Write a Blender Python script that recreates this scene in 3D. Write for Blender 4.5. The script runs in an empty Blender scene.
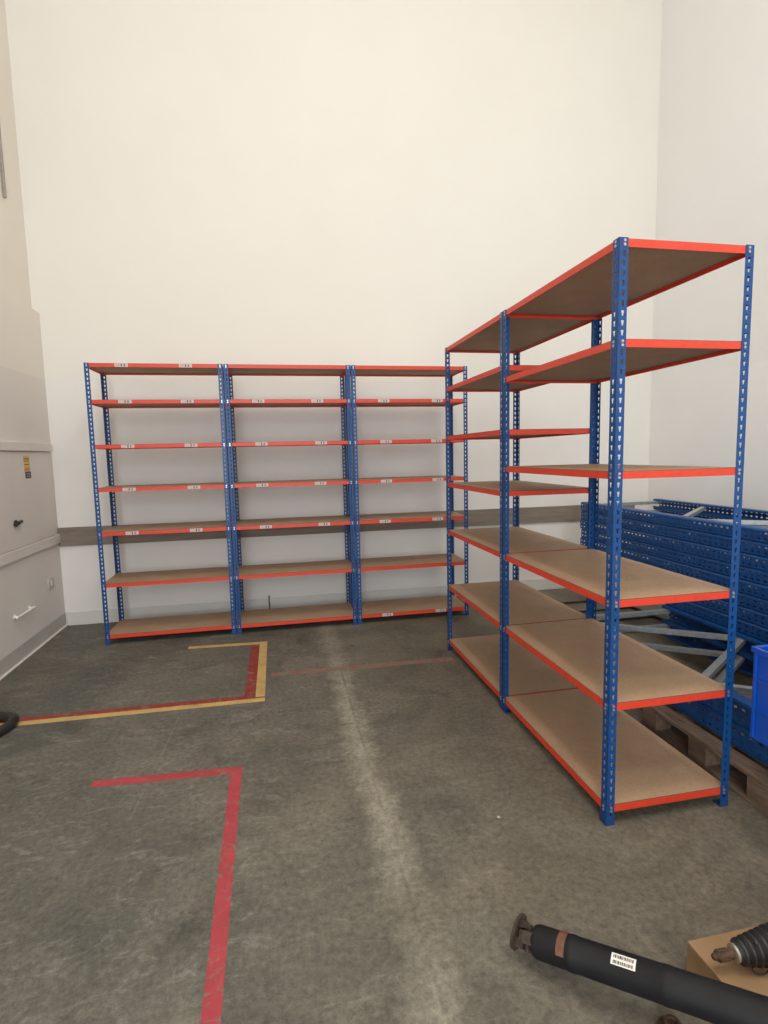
import bpy, bmesh, math, random
from mathutils import Vector, Matrix
random.seed(7)
S = bpy.context.scene
C = S.collection

# ------------------------------------------------------------------ helpers
class MB:
    """collects faces; build() links them as one mesh object"""
    def __init__(s): s.v = []; s.f = []; s.m = []
    def add(s, vs, fs, mi=0, M=None):
        b = len(s.v)
        for p in vs:
            p = Vector(p)
            s.v.append(tuple(M @ p) if M is not None else tuple(p))
        for f in fs:
            s.f.append(tuple(b+i for i in f)); s.m.append(mi)
    def box(s, x0, y0, z0, x1, y1, z1, mi=0, M=None, ch=0.0):
        if ch <= 0:
            v = [(x0,y0,z0),(x1,y0,z0),(x1,y1,z0),(x0,y1,z0),(x0,y0,z1),(x1,y0,z1),(x1,y1,z1),(x0,y1,z1)]
            s.add(v, [(0,3,2,1),(4,5,6,7),(0,1,5,4),(1,2,6,5),(2,3,7,6),(3,0,4,7)], mi, M)
        else:
            bm = bmesh.new()
            bmesh.ops.create_cube(bm, size=1)
            for q in bm.verts:
                q.co = ((x0+x1)/2+q.co.x*(x1-x0), (y0+y1)/2+q.co.y*(y1-y0), (z0+z1)/2+q.co.z*(z1-z0))
            bmesh.ops.bevel(bm, geom=bm.edges[:], offset=ch, segments=2, affect='EDGES', profile=.5)
            bm.verts.index_update()
            s.add([q.co.copy() for q in bm.verts], [[q.index for q in f.verts] for f in bm.faces], mi, M)
            bm.free()
    def tube(s, pts, r, n=12, mi=0, closed=False, caps=True, M=None):
        pts = [Vector(p) for p in pts]; N = len(pts); rings = []
        rr = r if isinstance(r, (list, tuple)) else [r]*N
        up = None
        vs = []
        for i, p in enumerate(pts):
            if closed: t = pts[(i+1) % N]-pts[i-1]
            elif i == 0: t = pts[1]-pts[0]
            elif i == N-1: t = pts[-1]-pts[-2]
            else: t = pts[i+1]-pts[i-1]
            t.normalize()
            if up is None:
                up = Vector((0,0,1)) if abs(t.z) < .9 else Vector((1,0,0))
            a = t.cross(up); a.normalize(); b = a.cross(t); b.normalize(); up = b
            for k in range(n):
                th = 2*math.pi*k/n
                vs.append(p+(a*math.cos(th)+b*math.sin(th))*rr[i])
        fs = []
        for i in range(N if closed else N-1):
            j = (i+1) % N
            for k in range(n):
                l = (k+1) % n
                fs.append((i*n+k, i*n+l, j*n+l, j*n+k))
        if not closed and caps:
            fs.append(tuple(range(n-1, -1, -1))); fs.append(tuple((N-1)*n+k for k in range(n)))
        s.add(vs, fs, mi, M)
    def lathe(s, prof, n=32, mi=0, M=None, caps=True):
        """profile of (radius, distance along local x)"""
        vs = []; fs = []
        for r, x in prof:
            for k in range(n):
                th = 2*math.pi*k/n
                vs.append((x, r*math.cos(th), r*math.sin(th)))
        for i in range(len(prof)-1):
            for k in range(n):
                l = (k+1) % n
                fs.append((i*n+k, i*n+l, (i+1)*n+l, (i+1)*n+k))
        if caps:
            fs.append(tuple(range(n))); fs.append(tuple((len(prof)-1)*n+k for k in range(n-1, -1, -1)))
        s.add(vs, fs, mi, M)
    def prism(s, outline, axis_vec, mi=0, M=None):
        n = len(outline); a = Vector(axis_vec)
        vs = [Vector(p) for p in outline]+[Vector(p)+a for p in outline]
        fs = [tuple(range(n-1, -1, -1)), tuple(range(n, 2*n))]+[(i, (i+1) % n, n+(i+1) % n, n+i) for i in range(n)]
        s.add(vs, fs, mi, M)
    def perf(s, O, U, V, N, uw, cells, pitch, t, hole, mi=0):
        """perforated plate: origin O, width along U, rows of cells along V, thickness t along N.
        hole = 8 points (u,v) inside the cell, counted from lower-left going round"""
        O, U, V, N = Vector(O), Vector(U), Vector(V), Vector(N)
        w, p = uw, pitch
        outer = [(0,0),(w/2,0),(w,0),(w,p/2),(w,p),(w/2,p),(0,p),(0,p/2)]
        for c in range(cells):
            vs = []
            for side in (0, 1):
                for (a, b) in outer+list(hole):
                    vs.append(O+U*a+V*(b+c*p)+N*(t*side))
            fs = []
            for i in range(8):
                j = (i+1) % 8
                fs.append((i, j, 8+j, 8+i)); fs.append((16+j, 16+i, 24+i, 24+j)); fs.append((8+i, 8+j, 24+j, 24+i))
            fs += [(2,3,19,18),(3,4,20,19),(0,16,23,7),(7,23,22,6)]
            if c == 0: fs += [(0,1,17,16),(1,2,18,17)]
            if c == cells-1: fs += [(4,5,21,20),(5,6,22,21)]
            s.add(vs, fs, mi)
    def mesh(s, name, mats, smooth=False):
        me = bpy.data.meshes.new(name)
        me.from_pydata(s.v, [], s.f)
        for m in (mats if isinstance(mats, (list, tuple)) else [mats]): me.materials.append(m)
        for p, mi in zip(me.polygons, s.m):
            p.material_index = mi; p.use_smooth = smooth
        bm = bmesh.new(); bm.from_mesh(me)
        bmesh.ops.remove_doubles(bm, verts=bm.verts, dist=1e-6)
        bmesh.ops.recalc_face_normals(bm, faces=bm.faces)
        bm.to_mesh(me); bm.free()
        if smooth:
            try: me.set_sharp_from_angle(angle=math.radians(35))
            except Exception: pass
        me.update()
        return me
    def build(s, name, mats, parent=None, smooth=False):
        return link(name, s.mesh(name, mats, smooth), parent)

def link(name, me, parent=None, M=None):
    o = bpy.data.objects.new(name, me); C.objects.link(o)
    if parent is not None: o.parent = parent
    if M is not None: o.matrix_local = M
    return o
def tag(o, label=None, cat=None, group=None, kind=None):
    if label: o['label'] = label
    if cat: o['category'] = cat
    if group: o['group'] = group
    if kind: o['kind'] = kind
    return o
def thing(name, label, cat, loc=(0,0,0), rz=0, group=None):
    o = bpy.data.objects.new(name, None); C.objects.link(o)
    o.empty_display_size = .1
    o.location = loc; o.rotation_euler = (0,0,rz)
    return tag(o, label, cat, group)
def struct(name, mb, m, parent=None, smooth=False):
    o = mb.build(name, m, parent, smooth)
    if parent is None: o['kind'] = 'structure'
    return o
def copy_tree(o, parent=None):
    c = o.copy(); C.objects.link(c)
    if parent is not None: c.parent = parent
    for ch in list(o.children): copy_tree(ch, c)
    return c
def frame_x(p0, p1, roll_up=(0,0,1)):
    """matrix whose local x runs from p0 to p1"""
    p0, p1 = Vector(p0), Vector(p1)
    x = (p1-p0).normalized(); up = Vector(roll_up)
    y = up.cross(x).normalized(); z = x.cross(y)
    M = Matrix((x, y, z)).transposed().to_4x4(); M.translation = p0
    return M

# ------------------------------------------------------------------ materials
def srgb(r, g, b):
    f = lambda c: (c/255)/12.92 if c/255 <= .04045 else ((c/255+.055)/1.055)**2.4
    return (f(r), f(g), f(b), 1)
class NT:
    def __init__(s, name):
        s.m = bpy.data.materials.new(name); s.m.use_nodes = True
        s.t = s.m.node_tree; s.b = s.t.nodes['Principled BSDF']
        s.tc = None
    def n(s, kind, **kw):
        x = s.t.nodes.new(kind)
        for k, v in kw.items(): setattr(x, k, v)
        return x
    def l(s, a, b): s.t.links.new(a, b)
    def co(s, which='Object'):
        if s.tc is None: s.tc = s.n('ShaderNodeTexCoord')
        return s.tc.outputs[which]
    def noise(s, scale, detail=4, rough=.55, vec=None, dist=0):
        x = s.n('ShaderNodeTexNoise'); x.inputs['Scale'].default_value = scale
        x.inputs['Detail'].default_value = detail; x.inputs['Roughness'].default_value = rough
        x.inputs['Distortion'].default_value = dist
        s.l(vec if vec is not None else s.co(), x.inputs['Vector'])
        return x.outputs['Fac']
    def ramp(s, fac, stops, interp='LINEAR'):
        x = s.n('ShaderNodeValToRGB'); cr = x.color_ramp; cr.interpolation = interp
        while len(cr.elements) < len(stops): cr.elements.new(.5)
        for e, (p, c) in zip(cr.elements, stops):
            e.position = p; e.color = c if isinstance(c, tuple) else (c, c, c, 1)
        s.l(fac, x.inputs['Fac']); return x.outputs['Color']
    def mix(s, fac, a, b, mode='MIX'):
        x = s.n('ShaderNodeMix', data_type='RGBA', blend_type=mode)
        for sock, v in ((x.inputs[0], fac), (x.inputs[6], a), (x.inputs[7], b)):
            if hasattr(v, 'links'): s.l(v, sock)
            else: sock.default_value = v
        return x.outputs[2]
    def math(s, op, a, b=0.0, c=None):
        x = s.n('ShaderNodeMath', operation=op)
        for i, v in enumerate((a, b) if c is None else (a, b, c)):
            if hasattr(v, 'links'): s.l(v, x.inputs[i])
            else: x.inputs[i].default_value = v
        return x.outputs[0]
    def bump(s, h, strength=.2, dist=.01):
        x = s.n('ShaderNodeBump'); x.inputs['Strength'].default_value = strength
        x.inputs['Distance'].default_value = dist
        s.l(h, x.inputs['Height']); s.l(x.outputs['Normal'], s.b.inputs['Normal'])
    def base(s, c, rough=.6, metal=0, spec=None):
        if hasattr(c, 'links'): s.l(c, s.b.inputs['Base Color'])
        else: s.b.inputs['Base Color'].default_value = c
        if hasattr(rough, 'links'): s.l(rough, s.b.inputs['Roughness'])
        else: s.b.inputs['Roughness'].default_value = rough
        s.b.inputs['Metallic'].default_value = metal
        if spec is not None: s.b.inputs['Specular IOR Level'].default_value = spec
        return s.m

def simple(name, rgb, rough=.6, metal=0, var=.12, scale=20, spec=None):
    t = NT(name); c = srgb(*rgb)
    d = tuple(x*(1-var) for x in c[:3])+(1,); e = tuple(min(1, x*(1+var)) for x in c[:3])+(1,)
    return t.base(t.ramp(t.noise(scale), [(.3, d), (.7, e)]), rough, metal, spec)

# --- painted walls
def wall_mat(name, upper, lower, split, band, band_top, sm=.03):
    t = NT(name)
    sep = t.n('ShaderNodeSeparateXYZ'); t.l(t.co(), sep.inputs[0])
    z = sep.outputs['Z']
    up = t.ramp(t.noise(1.2, 5), [(.3, srgb(*[c-3 for c in upper])), (.7, srgb(*upper))])
    lo = t.ramp(t.noise(1.7, 6), [(.3, srgb(*[c-4 for c in lower])), (.7, srgb(*lower))])
    ba = t.ramp(t.noise(4, 6), [(.3, srgb(*[c-10 for c in band])), (.7, srgb(*band))])
    f1 = t.math('GREATER_THAN', z, split)
    c = t.mix(f1, lo, up)
    f2 = t.math('LESS_THAN', z, band_top)
    c = t.mix(f2, c, ba)
    t.bump(t.noise(60, 4), .05, .003)
    return t.base(c, .75, spec=.25)
W_BACK = wall_mat('back_wall_paint', (232,228,220), (233,229,223), 2.40, (205,203,197), .135)
W_LEFT = wall_mat('left_wall_paint', (232,225,214), (226,219,212), 2.40, (188,184,177), .135)
W_RIGHT = wall_mat('right_wall_paint', (238,237,235), (240,239,237), 2.40, (205,203,197), .135)
M_TRIMWHITE = simple('white_rail_paint', (222,213,206), .55, var=.03, scale=6)
M_DOOR = simple('hatch_white_paint', (221,212,205), .55, var=.03, scale=3)
M_BEAD = simple('pale_sealant', (226,220,210), .6, var=.05)
M_CEIL = simple('ceiling_panel', (225,222,215), .8, var=.03, scale=2)

# --- bumper board along the back wall: worn brown-grey plank
t = NT('worn_bumper_board')
mp = t.n('ShaderNodeMapping'); mp.inputs['Scale'].default_value = (1.2, 8, 14); t.l(t.co(), mp.inputs['Vector'])
M_DADO = t.base(t.ramp(t.noise(2.2, 7, .65, mp.outputs[0]), [(.25, srgb(112,99,88)), (.5, srgb(132,119,107)), (.8, srgb(146,134,122))]), .65)

# --- concrete floor
t = NT('worn_concrete')
geo = t.n('ShaderNodeSeparateXYZ'); t.l(t.co(), geo.inputs[0])
X, Y = geo.outputs['X'], geo.outputs['Y']
big = t.noise(.5, 6, .62, dist=.8)
mid = t.noise(2.0, 12, .74, dist=.9)
mpS = t.n('ShaderNodeMapping'); mpS.inputs['Scale'].default_value = (1, 2.6, 1); mpS.inputs['Rotation'].default_value = (0,0,.35); t.l(t.co(), mpS.inputs['Vector'])
streak = t.noise(4.2, 12, .78, mpS.outputs[0], dist=1.3)
fine = t.noise(38, 8, .75)
grain = t.noise(150, 3, .7)
sx = t.math('ADD', t.math('MULTIPLY_ADD', X, .42, .30), t.math('MULTIPLY_ADD', big, 1.0, -.5))
side = t.ramp(sx, [(.1, 0.0), (.9, 1.0)])
# darker greenish grey concrete on the left, lighter browner concrete on the right
left = t.ramp(mid, [(.30, srgb(73,73,67)), (.48, srgb(96,94,86)), (.68, srgb(120,115,104))])
right = t.ramp(mid, [(.30, srgb(92,85,72)), (.48, srgb(114,105,90)), (.68, srgb(136,126,109))])
col = t.mix(side, left, right)
tint = t.ramp(big, [(.36, srgb(66,68,64)), (.62, srgb(122,114,101))])
col = t.mix(.35, col, tint)
# pale scuffs, mostly on the left
sc = t.ramp(streak, [(.53, 0.0), (.72, 1.0)])
scx = t.ramp(side, [(.1, 1.0), (.9, .25)])
col = t.mix(t.math('MULTIPLY', t.math('MULTIPLY', sc, .46), scx), col, srgb(168,164,153))
dk = t.ramp(t.noise(1.1, 9, .72, dist=1.6), [(.33, 1.0), (.46, 0.0)])
col = t.mix(t.math('MULTIPLY', dk, .5), col, srgb(60,57,49))
# slab joint and the dusty pale band along it
wob = t.math('MULTIPLY_ADD', t.noise(1.7, 5), .10, -.05)
dx = t.math('ABSOLUTE', t.math('ADD', t.math('SUBTRACT', X, .405), wob))
ny = t.math('MULTIPLY_ADD', t.noise(5.5, 10, .75), 1.0, -.5)
band = t.ramp(t.math('ADD', t.math('MULTIPLY', dx, 4.6), t.math('MULTIPLY', ny, 1.5)), [(.02, 1.0), (.48, 0.0)])
yb = t.ramp(t.math('DIVIDE', Y, 6.0), [(.24, .75), (.285, .10), (.33, .85), (.62, .95), (.72, .45), (.80, .55), (.95, .2)])
col = t.mix(t.math('MULTIPLY', t.math('MULTIPLY', band, yb), .60), col, srgb(172,165,148))
wob2 = t.math('MULTIPLY_ADD', t.noise(6, 4), .03, -.015)
dj = t.math('ABSOLUTE', t.math('ADD', t.math('SUBTRACT', X, .420), wob2))
jn = t.math('MULTIPLY', t.ramp(dj, [(.003, 1.0), (.010, 0.0)]), t.ramp(t.noise(3, 4), [(.42, 0.0), (.60, 1.0)]))
col = t.mix(t.math('MULTIPLY', jn, .5), col, srgb(78,72,62))
# fine diagonal hairline on the left
hl = t.math('ABSOLUTE', t.math('ADD', t.math('SUBTRACT', t.math('ADD', X, t.math('MULTIPLY', Y, -.055)), -.86), t.math('MULTIPLY_ADD', t.noise(3, 3), .03, -.015)))
hm = t.math('MULTIPLY', t.math('LESS_THAN', hl, .005), t.math('MULTIPLY', t.math('GREATER_THAN', Y, 2.5), t.math('LESS_THAN', Y, 3.55)))
col = t.mix(t.math('MULTIPLY', hm, .18), col, srgb(150,146,136))
# chips of white, spots of oil
vo = t.n('ShaderNodeTexVoronoi'); vo.inputs['Scale'].default_value = 2.9; t.l(t.co(), vo.inputs['Vector'])
spot = t.math('LESS_THAN', t.math('ADD', vo.outputs['Distance'], t.math('MULTIPLY', t.noise(60, 3), .03)), .043)
pick = t.n('ShaderNodeSeparateColor'); t.l(vo.outputs['Color'], pick.inputs[0])
col = t.mix(t.math('MULTIPLY', t.math('MULTIPLY', spot, t.math('GREATER_THAN', pick.outputs[0], .62)), .8), col, srgb(190,186,174))
vo2 = t.n('ShaderNodeTexVoronoi'); vo2.inputs['Scale'].default_value = 1.3; t.l(t.co(), vo2.inputs['Vector'])
pick2 = t.n('ShaderNodeSeparateColor'); t.l(vo2.outputs['Color'], pick2.inputs[0])
oil = t.math('MULTIPLY', t.ramp(t.math('ADD', vo2.outputs['Distance'], t.math('MULTIPLY', t.noise(26, 5), .06)), [(.055, 1.0), (.085, 0.0)]), t.math('GREATER_THAN', pick2.outputs[1], .55))
col = t.mix(t.math('MULTIPLY', oil, .7), col, srgb(48,44,38))
col = t.mix(.8, col, t.ramp(fine, [(.28, .22), (.72, .78)]), 'OVERLAY')
col = t.mix(.30, col, t.ramp(grain, [(.3, .3), (.7, .7)]), 'OVERLAY')
t.bump(t.math('ADD', mid, t.math('MULTIPLY', fine, .3)), .12, .006)
M_FLOOR = t.base(col, t.ramp(mid, [(.3, .5), (.7, .72)]), spec=.25)

# --- tapes: worn through to the concrete in patches
def tape_mat(name, rgb, wear=.42, rough=.55):
    t = NT(name); c = srgb(*rgb); d = tuple(x*.72 for x in c[:3])+(1,)
    col = t.ramp(t.noise(9, 6, .65), [(.3, d), (.65, c)])
    w = t.ramp(t.noise(16, 8, .75, dist=.7), [(wear-.07, 1.0), (wear+.05, 0.0)])
    return t.base(t.mix(w, col, srgb(122,110,98)), rough)
M_REDT = tape_mat('red_floor_tape', (176,64,72), .42)
M_REDDULL = tape_mat('dull_red_floor_tape', (146,54,46), .42)
M_REDFADE = tape_mat('faded_red_floor_paint', (160,78,72), .54)
M_YELT = tape_mat('yellow_floor_tape', (204,170,106), .38)

# --- shelving
M_BLUE = simple('blue_powder_coat', (5,67,126), .42, var=.10, scale=30)
M_ORANGE = simple('orange_red_powder_coat', (214,64,40), .42, var=.06, scale=30)
M_ZINC = simple('zinc_stud', (190,190,190), .35, .8, var=.1)
M_FOOT = simple('dark_blue_plastic_foot', (22,60,112), .55)
t = NT('chipboard')
sp = t.ramp(t.noise(140, 5, .8), [(.3, srgb(126,100,78)), (.5, srgb(166,136,108)), (.72, srgb(196,166,135))])
lg = t.ramp(t.noise(3.2, 5, .6), [(.3, srgb(154,126,101)), (.7, srgb(184,153,122))])
M_BOARD = t.base(t.mix(.5, sp, lg), .62, spec=.3)
M_BEDGE = simple('chipboard_raw_edge', (92,70,52), .75, var=.2, scale=120)
M_LABEL = simple('label_white', (212,192,188), .6, var=.06, scale=60)
M_LABELINK = simple('label_print_grey', (96,74,80), .6)
M_LABELPINK = simple('label_print_pale_pink', (214,164,158), .6)

# --- pallet racking
t = NT('dark_blue_racking_paint')
M_RACK = t.base(t.ramp(t.noise(14, 7, .7), [(.25, srgb(4,52,100)), (.5, srgb(8,70,132)), (.8, srgb(16,84,148))]), .45)
M_GALV = simple('galvanised_brace', (172,176,178), .42, .55, var=.15, scale=40)
M_DARKSTEEL = simple('dark_steel_bar', (52,50,50), .5, .4)
t = NT('weathered_pallet_wood')
mp = t.n('ShaderNodeMapping'); mp.inputs['Scale'].default_value = (10, 1.4, 10); t.l(t.co(), mp.inputs['Vector'])
M_WOOD = t.base(t.ramp(t.noise(4, 8, .7, mp.outputs[0]), [(.25, srgb(70,55,44)), (.5, srgb(112,92,76)), (.78, srgb(142,121,102))]), .8)
M_CRATE = simple('bright_blue_crate_plastic', (6,74,176), .35, var=.05)
# --- small things
t = NT('black_painted_tube')
sc = t.ramp(t.noise(26, 8, .75, dist=.5), [(.68, 0.0), (.76, 1.0)])
M_TUBE = t.base(t.mix(t.math('MULTIPLY', sc, .55), t.ramp(t.noise(5, 6), [(.3, srgb(18,18,20)), (.7, srgb(32,32,34))]), srgb(104,100,94)), .6, spec=.3)
t = NT('rusty_cast_steel')
M_RUST = t.base(t.ramp(t.noise(24, 8, .7), [(.3, srgb(48,38,31)), (.55, srgb(84,60,44)), (.8, srgb(122,82,56))]), .75, .2)
M_RUSTDARK = simple('dark_rusty_yoke', (66,54,44), .7, .2, var=.35, scale=50)
M_RUSTBAND = simple('rust_band', (112,74,54), .7, .1, var=.3, scale=50)
M_RUBBER = simple('black_rubber', (32,30,31), .5, var=.2)
M_HOSE = simple('black_hose_rubber', (38,35,35), .42, var=.2)
M_CARD = simple('brown_cardboard', (150,120,86), .8, var=.06, scale=12)
M_CLAMP = simple('dull_steel_clamp', (172,166,152), .4, .7)
M_BLACKPL = simple('black_latch_plastic', (40,34,30), .4)
M_WHITEPL = simple('white_plastic', (238,234,228), .35, var=.02)
M_GREYPL = simple('grey_socket_plastic', (186,178,172), .45, var=.05)
M_STYEL = simple('sticker_yellow', (222,188,96), .6)
M_STORANGE = simple('sticker_orange_band', (212,138,76), .6)
M_STDARK = simple('sticker_dark_print', (72,56,58), .6)

# ------------------------------------------------------------------ room
XL, XR, YB, ZC = -2.118, 4.387, 5.794, 8.8
YF = -4.0   # the doorway's daylight enters here
m = MB(); m.box(XL-.2, YF-.6, -.12, XR+.1, YB+.1, 0); struct('floor', m, M_FLOOR)
m = MB(); m.box(XL-.2, YB, 0, XR+.1, YB+.15, ZC); struct('wall_back', m, W_BACK)
m = MB(); m.box(XL-.2, YF-.6, 0, XL, YB, 3.02); m.box(XL-.2, YF-.6, 3.02, XL-.06, YB, ZC); struct('wall_left', m, W_LEFT)
m = MB(); m.box(XR, YF-.6, 0, XR+.15, YB, ZC); struct('wall_right', m, W_RIGHT)
m = MB(); m.box(XL-.2, YF-.6, ZC, XR+.15, YB+.15, ZC+.12); struct('ceiling', m, M_CEIL)
# wall behind the camera with a tall loading doorway that lets the daylight in
m = MB(); m.box(XL-.2, YF-.6, 0, XL+.2, YF-.45, ZC); m.box(XR-2.4, YF-.6, 0, XR+.15, YF-.45, ZC); m.box(XL+.2, YF-.6, 4.6, XR-2.4, YF-.45, ZC)
struct('wall_front', m, W_RIGHT)

# bumper board on the back wall
m = MB(); m.box(XL+.004, YB-.022, .80, 4.2, YB, .985, ch=.004); o = struct('trim_1', m, M_DADO)
# rails and hatch on the left wall
m = MB(); m.box(XL, 1.0, 1.725, XL+.03, 5.72, 1.802, ch=.006); struct('trim_2', m, M_TRIMWHITE)
m = MB(); m.box(XL, 1.0, .838, XL+.022, 5.775, .925, ch=.005); struct('trim_3', m, M_TRIMWHITE)
m = MB(); m.box(XL, 3.9, .93, XL+.012, 5.715, 1.72, ch=.003); door = struct('door_1', m, M_DOOR)
m = MB()
mm = frame_x((XL+.03, 4.86, 1.128), (XL+.035, 5.02, 1.152))
m.lathe([(.026, 0), (.028, .004), (.028, .012), (.02, .018)], 20, M=Matrix.Translation((XL+.012, 4.90, 1.135)))
m.box(0, -.011, -.012, .115, .012, .013, M=mm, ch=.005)
h = m.build('latch_handle', M_BLACKPL, door, True); h['label'] = 'black latch handle'
m = MB()
m.box(0, 5.15, 1.555, .0012, 5.262, 1.685, mi=0, M=Matrix.Translation((XL+.012, 0, 0)))
for z0, z1, k in ((1.655,1.664,2),(1.637,1.643,2),(1.608,1.614,2),(1.555,1.583,1)):
    m.box(.001, 5.155, z0, .0018, 5.257, z1, mi=k, M=Matrix.Translation((XL+.012, 0, 0)))
m.box(0, 5.165, 1.492, .0014, 5.275, 1.55, mi=2, M=Matrix.Translation((XL+.012, 0, 0)))
for z0, z1 in ((1.533,1.537),(1.519,1.523),(1.506,1.510)):
    m.box(.001, 5.188, z0, .0022, 5.266, z1, mi=3, M=Matrix.Translation((XL+.012, 0, 0)))
o = m.build('sticker', [M_STYEL, M_STORANGE, M_STDARK, M_GREYPL], door); o['label'] = 'small yellow and dark warning sticker'
# sealant bead at the foot of the left wall
m = MB(); m.box(XL, 1.0, 0, XL+.018, YB, .014, ch=.003); struct('baseboard_left', m, M_BEAD)
m = MB(); m.box(XL+.02, YB-.012, 0, XR, YB, .135, ch=.003); struct('baseboard_back', m, simple('pale_grey_skirting', (214,211,204), .6, var=.04, scale=3))
# pull bar and socket low on the left wall
g = thing('wall_rail', 'white horizontal grab rail low on the left wall near the grey skirting', 'rail', (XL, 4.76, .39))
m = MB(); m.tube([(.03, -.02, 0), (.03, .31, 0)], .0095, 12); m.build('bar', M_WHITEPL, g, True)
for yy in (.01, .28):
    m = MB(); m.lathe([(.02, 0), (.02, .005), (.009, .007), (.009, .03)], 16, M=Matrix.Translation((0, yy, 0))); m.build('bracket', M_WHITEPL, g, True)
g = thing('wall_socket', 'small grey square socket plate on the left wall near the corner', 'socket', (XL, 5.50, .50))
m = MB(); m.box(0, -.055, -.05, .012, .055, .05, ch=.004); m.build('plate', M_GREYPL, g, True)
m = MB(); m.box(.012, -.014, -.025, .016, .014, .025, ch=.001); m.build('rocker_switch', M_WHITEPL, g)
# thin conduit high on the left wall
g = thing('conduit', 'thin grey vertical conduit ending high on the left wall', 'pipe', (XL-.06, 5.40, 3.87))
m = MB(); m.tube([(.017, 0, 0), (.017, 0, 2.9)], .013, 12); m.build('pipe', simple('conduit_grey', (150,142,134), .5), g, True)
for zz in (.9, 2.1):
    m = MB(); m.box(0, -.026, zz-.012, .033, .026, zz+.012, ch=.004); m.build('clip', M_WHITEPL, g)

# ------------------------------------------------------------------ floor tapes
def strip(mb, a, b, w, z=.0012):
    a, b = Vector((a[0], a[1], 0)), Vector((b[0], b[1], 0)); d = (b-a).normalized(); nrm = Vector((-d.y, d.x, 0))*w/2
    p = [a-nrm, b-nrm, b+nrm, a+nrm]
    mb.prism([(q.x, q.y, .0002) for q in p], (0, 0, z))
m = MB(); strip(m, (-.985,2.838), (-.239,2.795), .062); strip(m, (-.27,2.766), (-.25,1.05), .058)
tag(m.build('floor_tape', M_REDT), 'bright red L-shaped tape line in the middle of the bare concrete floor', 'floor tape')
m = MB(); strip(m, (-.81,4.805), (-.139,4.765), .058); strip(m, (-.172,4.74), (-.172,3.665), .064); strip(m, (-.14,3.615), (-2.05,3.648), .056)
tag(m.build('floor_tape', M_YELT), 'yellow tape line outlining three sides of a bay before the left shelving', 'floor tape')
m = MB(); strip(m, (-.242,4.70), (-.240,3.70), .072); strip(m, (-.2045,3.672), (-2.05,3.706), .056)
tag(m.build('floor_tape', M_REDDULL), 'dull red tape line running just inside the yellow tape', 'floor tape')
m = MB(); strip(m, (-.10,4.03), (1.32,3.993), .075, .0008)
tag(m.build('floor_tape', M_REDFADE), 'faded worn red line crossing the floor towards the right-hand shelving', 'floor tape')

# ------------------------------------------------------------------ shelving
H = 2.444; UW = .040; T = .002; PITCH = .0377; CELLS = 65
UPR = {}
def upright_mesh(sx, sy):
    """L-shaped perforated upright, corner at the origin, flanges towards +sx and +sy"""
    k = (sx, sy)
    if k in UPR: return UPR[k]
    m = MB()
    def hole(c):
        return [(c-.0035,.006),(c,.006),(c+.0035,.006),(c+.0042,.014),(c+.0072,.026),(c,.027),(c-.0072,.026),(c-.0042,.014)]
    m.perf((0,0,0), (sx,0,0), (0,0,1), (0,sy,0), UW, CELLS, PITCH, T, hole(.022))
    m.perf((0,0,0), (0,sy,0), (0,0,1), (sx,0,0), UW, CELLS, PITCH, T, hole(.022))
    UPR[k] = m.mesh('upright', M_BLUE)
    return UPR[k]
FOOT = {}
def foot_mesh(sx, sy):
    k = (sx, sy)
    if k not in FOOT:
        m = MB(); e = .0012
        xs = sorted((-e*sx, (UW+e)*sx)); ys = sorted((-e*sy, (UW+e)*sy))
        m.box(xs[0], ys[0], 0, xs[1], ys[1], .006)
        a = sorted((-e*sx, -.0004*sx)); m.box(a[0], ys[0], .006, a[1], ys[1], .028)
        a = sorted((-e*sy, -.0004*sy)); m.box(xs[0], a[0], .006, xs[1], a[1], .028)
        FOOT[k] = m.mesh('foot', M_FOOT)
    return FOOT[k]
BH = .0305
BEAM = {}
def beam_mesh(L, end):
    """angle beam: outer face in the plane y=0, runs along +x from 0 to L, top at z=0, flange towards +y"""
    k = (round(L, 4), end)
    if k in BEAM: return BEAM[k]
    m = MB()
    fz = -.0185 if not end else -.0189
    m.prism([(0,0,0),(0,.0022,0),(0,.0022,fz),(0,.026,fz),(0,.026,fz-.002),(0,.0022,fz-.002),(0,.0022,-BH),(0,0,-BH)], (L,0,0))
    for xx in (.018, L-.018):
        for zz in (-.008, -.0235):
            m.lathe([(.0058,-.0056),(.0058,-.003),(.004,-.002),(.004,.001)], 10, mi=1,
                    M=Matrix.Translation((xx, 0, zz)) @ Matrix.Rotation(math.pi/2, 4, 'Z'))
    BEAM[k] = m.mesh('beam', [M_ORANGE, M_ZINC])
    return BEAM[k]
BOARD = {}
def board_mesh(W, D):
    k = (round(W, 4), round(D, 4))
    if k not in BOARD:
        m = MB(); e = .0052
        m.box(e, e, -.0164, W-e, D-e, .0024, ch=.0012)
        for q, fc in enumerate(m.f):
            zs = [m.v[k][2] for k in fc]
            if max(zs)-min(zs) > 1e-5: m.m[q] = 1
        # corners notched clear of the uprights are hidden inside the angle, board stays rectangular
        BOARD[k] = m.mesh('shelf_board', [M_BOARD, M_BEDGE])
    return BOARD[k]
m = MB()
m.box(-.053, -.0012, -.0145, .053, 0, .0145, mi=0)
for x0, x1, z0, z1, k in ((-.045,-.030,-.009,.009,2),(-.026,-.012,-.009,.009,2),(-.004,.006,-.011,.011,1),(.012,.016,-.008,.008,2),(.020,.029,-.010,.010,1),(.033,.040,-.010,.010,2)):
    m.box(x0, -.0018, z0, x1, -.0011, z1, mi=k)
LABEL = m.mesh('shelf_label', [M_LABEL, M_LABELINK, M_LABELPINK])

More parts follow.
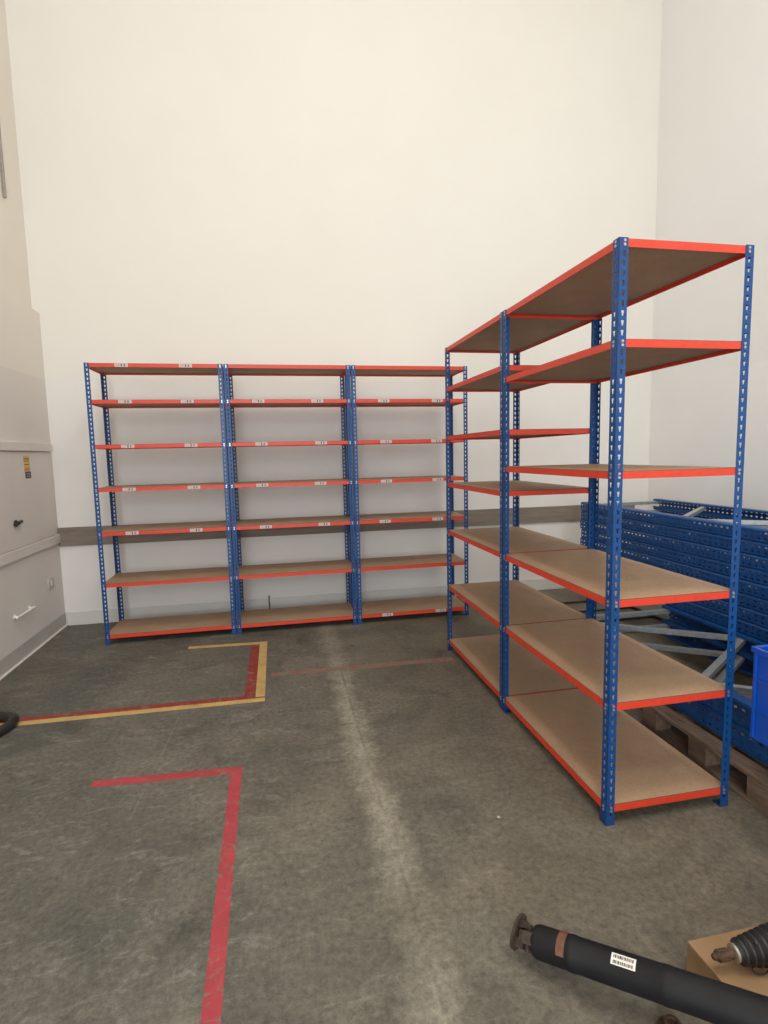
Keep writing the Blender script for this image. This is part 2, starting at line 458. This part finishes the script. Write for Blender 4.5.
def shelving(label, loc, rz, W, D, levels, label_levels=(), group=None):
    g = thing('shelving_unit', label, 'shelving', loc, rz, group)
    for (x, y, sx, sy) in ((0,0,1,1),(W,0,-1,1),(0,D,1,-1),(W,D,-1,-1)):
        u = link('upright', upright_mesh(sx, sy), g, Matrix.Translation((x, y, .0002)))
        link('foot', foot_mesh(sx, sy), u, Matrix.Translation((0, 0, -.0002)))
    o = T+.0006
    for i, z in enumerate(levels):
        link('shelf_board', board_mesh(W, D), g, Matrix.Translation((0, 0, z)))
        Lx, Ly = W-2*o, D-2*o-.006
        f = link('beam', beam_mesh(Lx, False), g, Matrix.Translation((o, o, z)))
        link('beam', beam_mesh(Lx, False), g, Matrix.Translation((W-o, D-o, z)) @ Matrix.Rotation(math.pi, 4, 'Z'))
        link('beam', beam_mesh(Ly, True), g, Matrix.Translation((o, D-o-.003, z)) @ Matrix.Rotation(-math.pi/2, 4, 'Z'))
        link('beam', beam_mesh(Ly, True), g, Matrix.Translation((W-o, o+.003, z)) @ Matrix.Rotation(math.pi/2, 4, 'Z'))
        if i in label_levels:
            for fr in (.265, .735):
                lb = link('shelf_label', LABEL, f, Matrix.Translation((Lx*fr+random.uniform(-.015,.015), -.0002, -BH/2+.001)))
                lb['label'] = 'white and grey printed shelf label'
    return g
LV = [2.447, 2.142, 1.762, 1.390, 1.006, .549, .088]
LVN = [2.447, 2.066, 1.541, 1.004, .552, .090]
b0, pitch, Wb = -1.546, 1.1305, 1.1225
gB = 'blue and orange shelving along the back wall'
shelving('leftmost of three shelving units at the back wall, labels on its top shelf too', (b0, 5.059, 0), 0, Wb, .478, LV, (0,1,2,3,4), gB)
shelving('middle one of three back wall shelving units, top and lowest shelves unlabelled', (b0+pitch, 5.059, 0), 0, Wb, .478, LV, (1,2,3,4), gB)
shelving('right-hand one of three back wall shelving units, labels on its lowest shelf', (b0+2*pitch, 5.059, 0), 0, Wb, .478, LV, (1,2,3,4,6), gB)
Xr, Yn, L1, L2, D = 1.3432, 1.9821, 1.1048, 1.1197, .6165
gR = 'empty blue and orange shelving in the right-hand row'
shelving('far blue and orange unit of the right-hand row, seven shelves, without labels', (Xr, Yn+L1+L2, 0), -math.pi/2, L2-.004, D, LV, (), gR)
shelving('nearest blue and orange shelving unit, six wide empty shelves, front of the right-hand row', (Xr, Yn+L1-.004, 0), -math.pi/2, L1-.004, D, LVN, (), gR)

# ------------------------------------------------------------------ dismantled pallet racking
def rack_upright_mesh(L, t, depth=.075):
    """C-section lying along -y; web in the plane x=0 facing -x, flanges towards +x, z from 0 to t; two rows of holes"""
    m = MB(); p = .05; n = int(L/p); th = .0025; ch = .010
    hw = (t-2*ch)/2
    hole = lambda c: [(c-.0055,.015),(c,.015),(c+.0055,.015),(c+.0062,.024),(c+.0055,.035),(c,.036),(c-.0055,.035),(c-.0062,.024)]
    for r in (0, 1):
        m.perf((0, -L, ch+r*hw), (0,0,1), (0,1,0), (1,0,0), hw, n, p, th, hole(hw/2))
    for s, z in ((1, 0.0006), (-1, t-.0006)):
        q = [(0, z+s*ch), (ch*.8, z), (depth, z), (depth, z+s*.018), (depth-.002, z+s*.018), (depth-.002, z+s*th), (ch*.8, z+s*th), (th, z+s*ch)]
        m.prism([(x, -L, zz) for x, zz in q], (0, L, 0))
    return m.mesh('upright', M_RACK)
def brace_mesh(mb_pts, t):
    m = MB()
    for a, b in mb_pts:
        M = frame_x(a, b); L = (Vector(b)-Vector(a)).length
        w, h, th = .020, .030, .003
        q = [(0,-w,h/2),(0,w,h/2),(0,w,-h/2),(0,w-th,-h/2),(0,w-th,h/2-th),(0,-w+th,h/2-th),(0,-w+th,-h/2),(0,-w,-h/2)]
        m.prism(q, (L,0,0), M=M)
    return m.mesh('brace', M_GALV)
def rack_frame_factory(L, Wd, t, front_nodes, rear_nodes, first):
    """local origin: far end, front face, underside; runs to -y"""
    um = rack_upright_mesh(L, t)
    ins = .045; z = t-.035
    bars = []
    pts = []
    a, b = list(front_nodes), list(rear_nodes)
    seq = []
    while a or b:
        if first == 'f' and a: seq.append((ins, a.pop(0), z))
        if b: seq.append((Wd-ins, b.pop(0), z))
        if first == 'r' and a: seq.append((ins, a.pop(0), z))
        if not b and not a: break
        if first == 'f' and not a and b: seq.append((Wd-ins, b.pop(0), z)); break
    for i in range(len(seq)-1):
        p, q = Vector(seq[i]), Vector(seq[i+1]); d = (q-p).normalized()*.05
        bars.append((p+Vector((0, -.012, 0)), q+Vector((0, .012, 0))))
    bars.append(((ins, -.05, z), (Wd-ins, -.05, z)))
    bars.append(((ins, -L+.05, z), (Wd-ins, -L+.05, z)))
    bms = [brace_mesh([x], t) for x in bars]
    def make(label, loc, group):
        g = thing('racking_frame', label, 'racking frame', loc, 0, group)
        link('upright', um, g)
        link('upright', um, g, Matrix.Translation((Wd, -L, 0)) @ Matrix.Rotation(math.pi, 4, 'Z'))
        for bmh in bms: link('brace', bmh, g)
        return g
    return make
ORD = ['topmost', 'second from the top', 'third from the top', 'fourth from the top', 'fifth from the top', 'sixth from the top', 'seventh from the top', 'lowest']
PT = .144
# low stack on the near pallet
tA = .1205
FA = rack_frame_factory(2.80, .86, tA, [-.17, -1.26, -2.35], [-.73, -1.82], 'f')
FA('lowest blue racking frame with grey braces, lying on the pallet boards behind the near shelving', (2.186, 3.72, PT), 'low stack of racking frames on the pallet')
FA('upper blue racking frame of the low stack, grey braces showing, blue crate on it', (2.186, 3.72, PT+tA), 'low stack of racking frames on the pallet')
# second low stack by the wall that carries the tall stack
FC = rack_frame_factory(2.75, .80, tA, [-.3, -1.3, -2.3], [-.8, -1.8], 'f')
FC('lowest blue racking frame under the tall stack next to the right wall', (3.32, 4.05, PT), 'hidden low frames under the tall stack')
FC('second-lowest blue racking frame under the tall stack next to the right wall', (3.32, 4.05, PT+tA), 'hidden low frames under the tall stack')
tB = .0903; LB = 3.9; zB = PT+2*tA
FB1 = rack_frame_factory(LB, .90, tB, [-1.34, -2.5, -3.6], [-.64, -1.95, -3.1], 'r')
FB2 = rack_frame_factory(LB, .90, tB, [-.72, -1.9, -3.1], [-1.45, -2.5, -3.6], 'f')
for i in range(8):
    zz = zB+tB*(7-i)
    xo = [0, .001, -.001, .001, -.001, .001, 0, -.001][i]
    yo = [0, -.006, .006, -.012, .0, .006, -.01, .01][i]
    (FB1 if i % 2 == 0 else FB2)('%s blue perforated racking frame of the tall stack along the right wall' % ORD[i], (3.01+xo, 4.98+yo, zz), 'tall stack of blue racking frames by the right wall')

# pallets
def pallet(label, x0, y0, lx, ly):
    g = thing('pallet', label, 'pallet', (x0, y0, 0), 0, 'wooden pallets under the racking frames')
    bw = .1; nb = 8
    for i in range(nb):
        xx = i*(lx-bw)/(nb-1)
        m = MB(); m.box(xx, 0, .122, xx+bw+random.uniform(-.008,.004), ly, .144, ch=.002); m.build('deck_board', M_WOOD, g)
    for j in range(3):
        yy = j*(ly-.12)/2
        m = MB(); m.box(0, yy, .100, lx, yy+.12, .122, ch=.002); m.build('stringer_board', M_WOOD, g)
        for i in range(3):
            xx = i*(lx-.1)/2
            m = MB(); m.box(xx, yy, .02, xx+.1, yy+.12, .100, ch=.003); m.build('block', M_WOOD, g)
    for i in range(3):
        xx = i*(lx-.1)/2
        m = MB(); m.box(xx, 0, 0, xx+.1, ly, .02, ch=.002); m.build('bottom_board', M_WOOD, g)
pallet('weathered wooden pallet beside the nearest shelving, under the low blue racking frames', 2.07, 1.875, 1.12, .85)
pallet('wooden pallet against the right wall under the nearer half of the tall blue stack', 3.24, 1.6, 1.05, .85)
pallet('wooden pallet against the right wall under the farther half of the tall blue stack', 3.24, 3.1, 1.05, .85)

# dark ladder-like steel frame on the floor beyond
g = thing('steel_ladder_frame', 'dark thin steel ladder frame lying on the floor between shelving and blue stack', 'metal frame', (2.90, 5.33, 0))
for xx in (0, .62):
    m = MB(); m.box(xx-.0125, -1.25, 0, xx+.0125, 0, .03, ch=.003); m.build('rail', M_DARKSTEEL, g)
for yy in (-.17, -.50, -.83, -1.15):
    m = MB(); m.tube([(.0125, yy, .016), (.6075, yy, .016)], .010, 10); m.build('rung', M_DARKSTEEL, g, True)

# blue crate standing on the low stack
g = thing('storage_crate', 'bright blue plastic crate at the right edge on the low racking frames', 'crate', (1.962, 1.28, zB), 0)
cx, cy, cz, th = .50, .60, .40, .006
m = MB()
m.box(0, 0, 0, cx, cy, .008)
m.box(0, 0, .008, th, cy, cz); m.box(cx-th, 0, .008, cx, cy, cz); m.box(th, 0, .008, cx-th, th, cz); m.box(th, cy-th, .008, cx-th, cy, cz)
m.build('body', M_CRATE, g)
m = MB(); e = .012
m.box(-e, -e, cz-.022, 0, cy+e, cz+.002, ch=.002); m.box(cx, -e, cz-.022, cx+e, cy+e, cz+.002, ch=.002)
m.box(0, -e, cz-.022, cx, 0, cz+.002, ch=.002); m.box(0, cy, cz-.022, cx, cy+e, cz+.002, ch=.002)
m.build('rim', M_CRATE, g)
for k, yy in enumerate((.0, .145, .29, .435, .585)):
    m = MB(); m.box(-.009, yy, 0.004, 0, yy+.015, cz-.022, ch=.002); m.build('rib', M_CRATE, g)
for zz in (.13, .26):
    m = MB(); m.box(-.006, .015, zz, 0, cy-.015, zz+.01, ch=.001); m.build('rib', M_CRATE, g)

# ------------------------------------------------------------------ cardboard box, axle boot, drive shaft
g = thing('cardboard_box', 'closed brown cardboard box on the floor at the right corner', 'box', (1.174, .90, 0))
bx, by, bh = .52, .41, .13
m = MB(); m.box(0, 0, 0, bx, by, bh-.003, ch=.003); m.build('carton', M_CARD, g)
m = MB(); m.box(0, 0, bh-.003, bx, by/2-.0015, bh, ch=.001); m.build('flap', M_CARD, g)
m = MB(); m.box(0, by/2+.0015, bh-.003, bx, by, bh, ch=.001); m.build('flap', M_CARD, g)

# axle joint with a ribbed boot lying on the box
A0 = Vector((1.190, 1.215, .168)); A1 = Vector((1.400, 1.262, .192))
A0 = Vector((1.178, 1.205, bh+.0515))
g = thing('axle_joint', 'black ribbed rubber axle boot with rusty shaft end, lying on the cardboard box', 'car part', (0,0,0))
Mx = frame_x(A0, (1.372, 1.192, bh+.0585))
m = MB()
m.lathe([(.011,0),(.0135,.004),(.0135,.05),(.0125,.062)], 16, M=Mx)
for k in range(8):
    m.box(.004, -.003, .0115, .036, .003, .0160, M=Mx @ Matrix.Rotation(k*math.pi/4, 4, 'X'))
m.lathe([(.006,-.012),(.009,-.008),(.009,.001)], 16, M=Mx)
o = m.build('stub_shaft', M_RUST, g, True); o['label'] = 'rusty brown splined shaft end'
m = MB(); m.lathe([(.022,.052),(.024,.053),(.024,.064),(.022,.065)], 24, M=Mx); m.build('clamp', M_CLAMP, g, True)
prof = [(.018,.054),(.0225,.056)]
x = .066; r = .030
for k in range(6):
    prof += [(r-.004, x), (r+.004, x+.006), (r+.005, x+.011), (r-.003, x+.018)]
    x += .0205; r += .0034
prof += [(.052, x+.004), (.054, x+.010), (.054, x+.05), (.050, x+.055)]
m = MB(); m.lathe(prof, 40, M=Mx); m.build('rubber_boot', M_RUBBER, g, True)
m = MB(); m.lathe([(.048, x+.055),(.058, x+.056),(.058, x+.15),(.052, x+.17),(.03, x+.19)], 40, M=Mx); m.build('joint_housing', simple('dark_steel_housing', (44,42,42), .4, .5), g, True)
m = MB(); m.tube([Mx @ Vector((.115+.024*math.cos(a), -.030-.004*math.cos(a), -.026+.020*math.sin(a)-.002)) for a in [i*math.pi/9 for i in range(18)]], .0024, 8, closed=True)
m.build('clip_ring', M_RUBBER, g, True)
m = MB(); m.box(.098, -.004, .046, .108, .004, .058, M=Mx @ Matrix.Rotation(.5, 4, 'X'), ch=.001); m.build('clamp_ear', M_RUBBER, g)

# drive shaft resting on the floor at its yoke and on the box corner
P0 = Vector((.757, 1.455, .078)); P1 = Vector((1.165, 1.025, .186))
ax = (P1-P0).normalized()
P2 = P0+ax*.88
MS = frame_x(P0, P2)
g = thing('drive_shaft', 'long black drive shaft with a rusty yoke, propped on the cardboard box', 'car part', (0,0,0))
R = .047
m = MB(); m.lathe([(.030,-.016),(.041,-.012),(R-.001,-.002),(R,.004),(R,.10),(R+.0015,.103),(R+.0015,.12),(R,.124),(R,.36),(R+.0012,.365),(R+.0012,.38),(R,.385),(R,.86),(R-.006,.866)], 40, M=MS); m.build('tube', M_TUBE, g, True)
m = MB()
n = 8
vs = []; fs = []
for j, xx in enumerate((.071, .096)):
    for k in range(n+1):
        th = math.radians(20+k*(115)/n); vs.append((xx, -(R+.0008)*math.cos(th)*1.0, (R+.0008)*math.sin(th)))
for k in range(n): fs.append((k, k+1, n+2+k, n+1+k))
m.add(vs, fs, 0, MS)
o = m.build('rust_patch', M_RUSTBAND, g, True); o['label'] = 'brown rust patch round the tube'
# yoke: two fork arms, cross and flange plate
m = MB()
for s in (1, -1):
    q = [(-.008, s*.020), (-.008, s*.040), (-.050, s*.042), (-.066, s*.036), (-.066, s*.026), (-.040, s*.026)]
    m.prism([(a, b, -.017) for a, b in q], (0, 0, .034), M=MS @ Matrix.Translation((.014, 0, 0)) @ Matrix.Rotation(-.74, 4, 'X'))
m.build('fork', M_RUSTDARK, g)
MY = MS @ Matrix.Translation((-.034, 0, 0)) @ Matrix.Scale(.92, 4) @ Matrix.Rotation(-.74, 4, 'X')
m = MB()
m.tube([(0,-.046,0),(0,.046,0)], .0105, 16, M=MY); m.tube([(0,0,-.040),(0,0,.040)], .0105, 16, M=MY)
m.build('cross_joint', M_RUSTDARK, g, True)
MFl = MS @ Matrix.Translation((-.034, 0, 0)) @ Matrix.Scale(.92, 4) @ Matrix.Rotation(-.74, 4, 'X') @ Matrix.Rotation(.22, 4, 'Y') @ Matrix.Rotation(-.12, 4, 'Z')
m = MB()
for s in (1, -1):
    q = [(-.004, s*.024), (-.004, s*.038), (-.036, s*.044), (-.036, s*.014), (-.020, s*.020)]
    m.prism([(a, -.015, b) for a, b in q], (0, .030, 0), M=MFl)
pl = []
for k in range(24):
    a = 2*math.pi*k/24
    rr = .036+.022*abs(math.cos(a))**3
    pl.append((-.036, rr*math.sin(a), rr*math.cos(a)))
m.prism(pl, (-.011, 0, 0), M=MFl)
for s in (1, -1):
    m.lathe([(.007,-.056),(.008,-.054),(.008,-.030)], 6, M=MFl @ Matrix.Translation((0, 0, s*.044)))
m.build('flange_yoke', M_RUSTDARK, g)
# paper label wrapped on the tube
m = MB()
def patch(x0, x1, a0, a1, rr, mi, n=6):
    vs = []; fs = []
    for xx in (x0, x1):
        for k in range(n+1):
            th = math.radians(a0+(a1-a0)*k/n); vs.append((xx, -rr*math.cos(th), rr*math.sin(th)))
    for k in range(n): fs.append((k, k+1, n+2+k, n+1+k))
    m.add(vs, fs, mi, MS)
LX0, LX1, LA0, LA1 = .232, .299, 50, 88
patch(LX0, LX1, LA0, LA1, R+.0012, 0)
for row in ((54, 64), (71, 82)):
    xx = LX0+.006
    while xx < LX1-.008:
        w = random.choice((.0016, .0024, .0034)); patch(xx, xx+w, row[0], row[1], R+.0016, 1, 2); xx += w+random.choice((.0012, .002))
o = m.build('paper_label', [simple('paper_white', (228,222,214), .7, var=.03), simple('label_black_print', (40,36,36), .7)], g); o['label'] = 'white barcode label'

# rusty hub at the bottom edge of the picture
hp = (1.022, 1.182, 0)
g = thing('rusty_hub', 'small rusty brown metal hub on the floor below the drive shaft', 'car part', hp)
MV = Matrix.Rotation(-math.pi/2, 4, 'Y')
m = MB(); m.lathe([(.036,0),(.038,.003),(.038,.014),(.026,.018),(.022,.036),(.014,.038),(.013,.030)], 32, M=MV); m.build('hub', M_RUST, g, True)
for k in range(4):
    a = k*math.pi/2+.4
    m = MB(); m.lathe([(.005,.014),(.005,.019),(.004,.020)], 6, M=Matrix.Translation((.031*math.cos(a), .031*math.sin(a), 0)) @ MV); m.build('bolt', M_RUST, g)

# stub of cable poking up behind the middle unit
g = thing('cable_stub', 'short black cable end poking up behind the lowest shelf of the middle back unit', 'cable', (-.130, 5.74, 0))
m = MB(); m.tube([(0,0,0),(.002,0,.07),(-.002,.002,.12),(0,.004,.155)], .005, 10); m.build('cable', M_HOSE, g, True)
m = MB(); m.tube([(0,.004,.153),(0,.004,.170)], .007, 10); m.build('plug', M_BLACKPL, g, True)

# black hose loop by the left wall
g = thing('hose', 'black rubber hose loop on the floor at the left edge over the yellow tape', 'hose', (0,0,0))
pts = []
for i in range(72):
    a = 2*math.pi*i/72
    pts.append((-1.893+.225*math.cos(a)*(1+.03*math.sin(3*a)), 3.548+.20*math.sin(a)+.03*math.cos(2*a), .0325+.002*math.sin(5*a)))
m = MB(); m.tube(pts, [.029+.0012*(i % 2) for i in range(72)], 16, closed=True); m.build('hose_body', M_HOSE, g, True)
m = MB(); c0, c1 = Vector(pts[34]), Vector(pts[38]); m.tube([c0, (c0+c1)/2+Vector((-.002,0,0)), c1], .0335, 16); m.build('joining_sleeve', M_HOSE, g, True)

# ------------------------------------------------------------------ light
def area(name, loc, rot, sx, sy, power, col):
    l = bpy.data.lights.new(name, 'AREA'); l.shape = 'RECTANGLE'; l.size = sx; l.size_y = sy; l.energy = power; l.color = col
    o = bpy.data.objects.new(name, l); C.objects.link(o); o.location = loc; o.rotation_euler = rot
    return o
for x, y, p, c in ((.1, .9, 128, (1.0, .93, .83)), (2.6, .6, 115, (1.0, .98, .96)), (-.3, -2.2, 90, (1.0, .93, .83)), (2.6, -2.2, 90, (1.0, .98, .96))):
    area('ceiling_lamp', (x, y, ZC-.1), (0,0,0), .8, 1.6, p, c)
area('daylight', (-.5, YF+.05, 2.3), (math.radians(90),0,math.radians(-26)), 2.6, 3.6, 355, (.90, .955, 1.0))
w = bpy.data.worlds.new('World'); S.world = w; w.use_nodes = True
bg = w.node_tree.nodes['Background']; bg.inputs['Color'].default_value = (.88, .93, 1.0, 1); bg.inputs['Strength'].default_value = .6

# ------------------------------------------------------------------ camera
yaw, pit, rol, f = .193969, -.106760, -.022207, 542.999
fw = Vector((math.sin(yaw)*math.cos(pit), math.cos(yaw)*math.cos(pit), math.sin(pit)))
rt = Vector((math.cos(yaw), -math.sin(yaw), 0)); up = rt.cross(fw)
r2 = rt*math.cos(rol)+up*math.sin(rol); u2 = -rt*math.sin(rol)+up*math.cos(rol)
cam = bpy.data.cameras.new('Camera'); co = bpy.data.objects.new('Camera', cam); C.objects.link(co)
M = Matrix((r2, u2, -fw)).transposed().to_4x4(); M.translation = (0, 0, 1.6345)
co.matrix_world = M
cam.sensor_fit = 'AUTO'; cam.sensor_width = 36; cam.lens = f/1024*36; cam.clip_start = .02
S.camera = co
S.view_settings.view_transform = 'Standard'; S.view_settings.look = 'None'; S.view_settings.gamma = 1
S.view_settings.use_curve_mapping = False; S.view_settings.exposure = -0.37
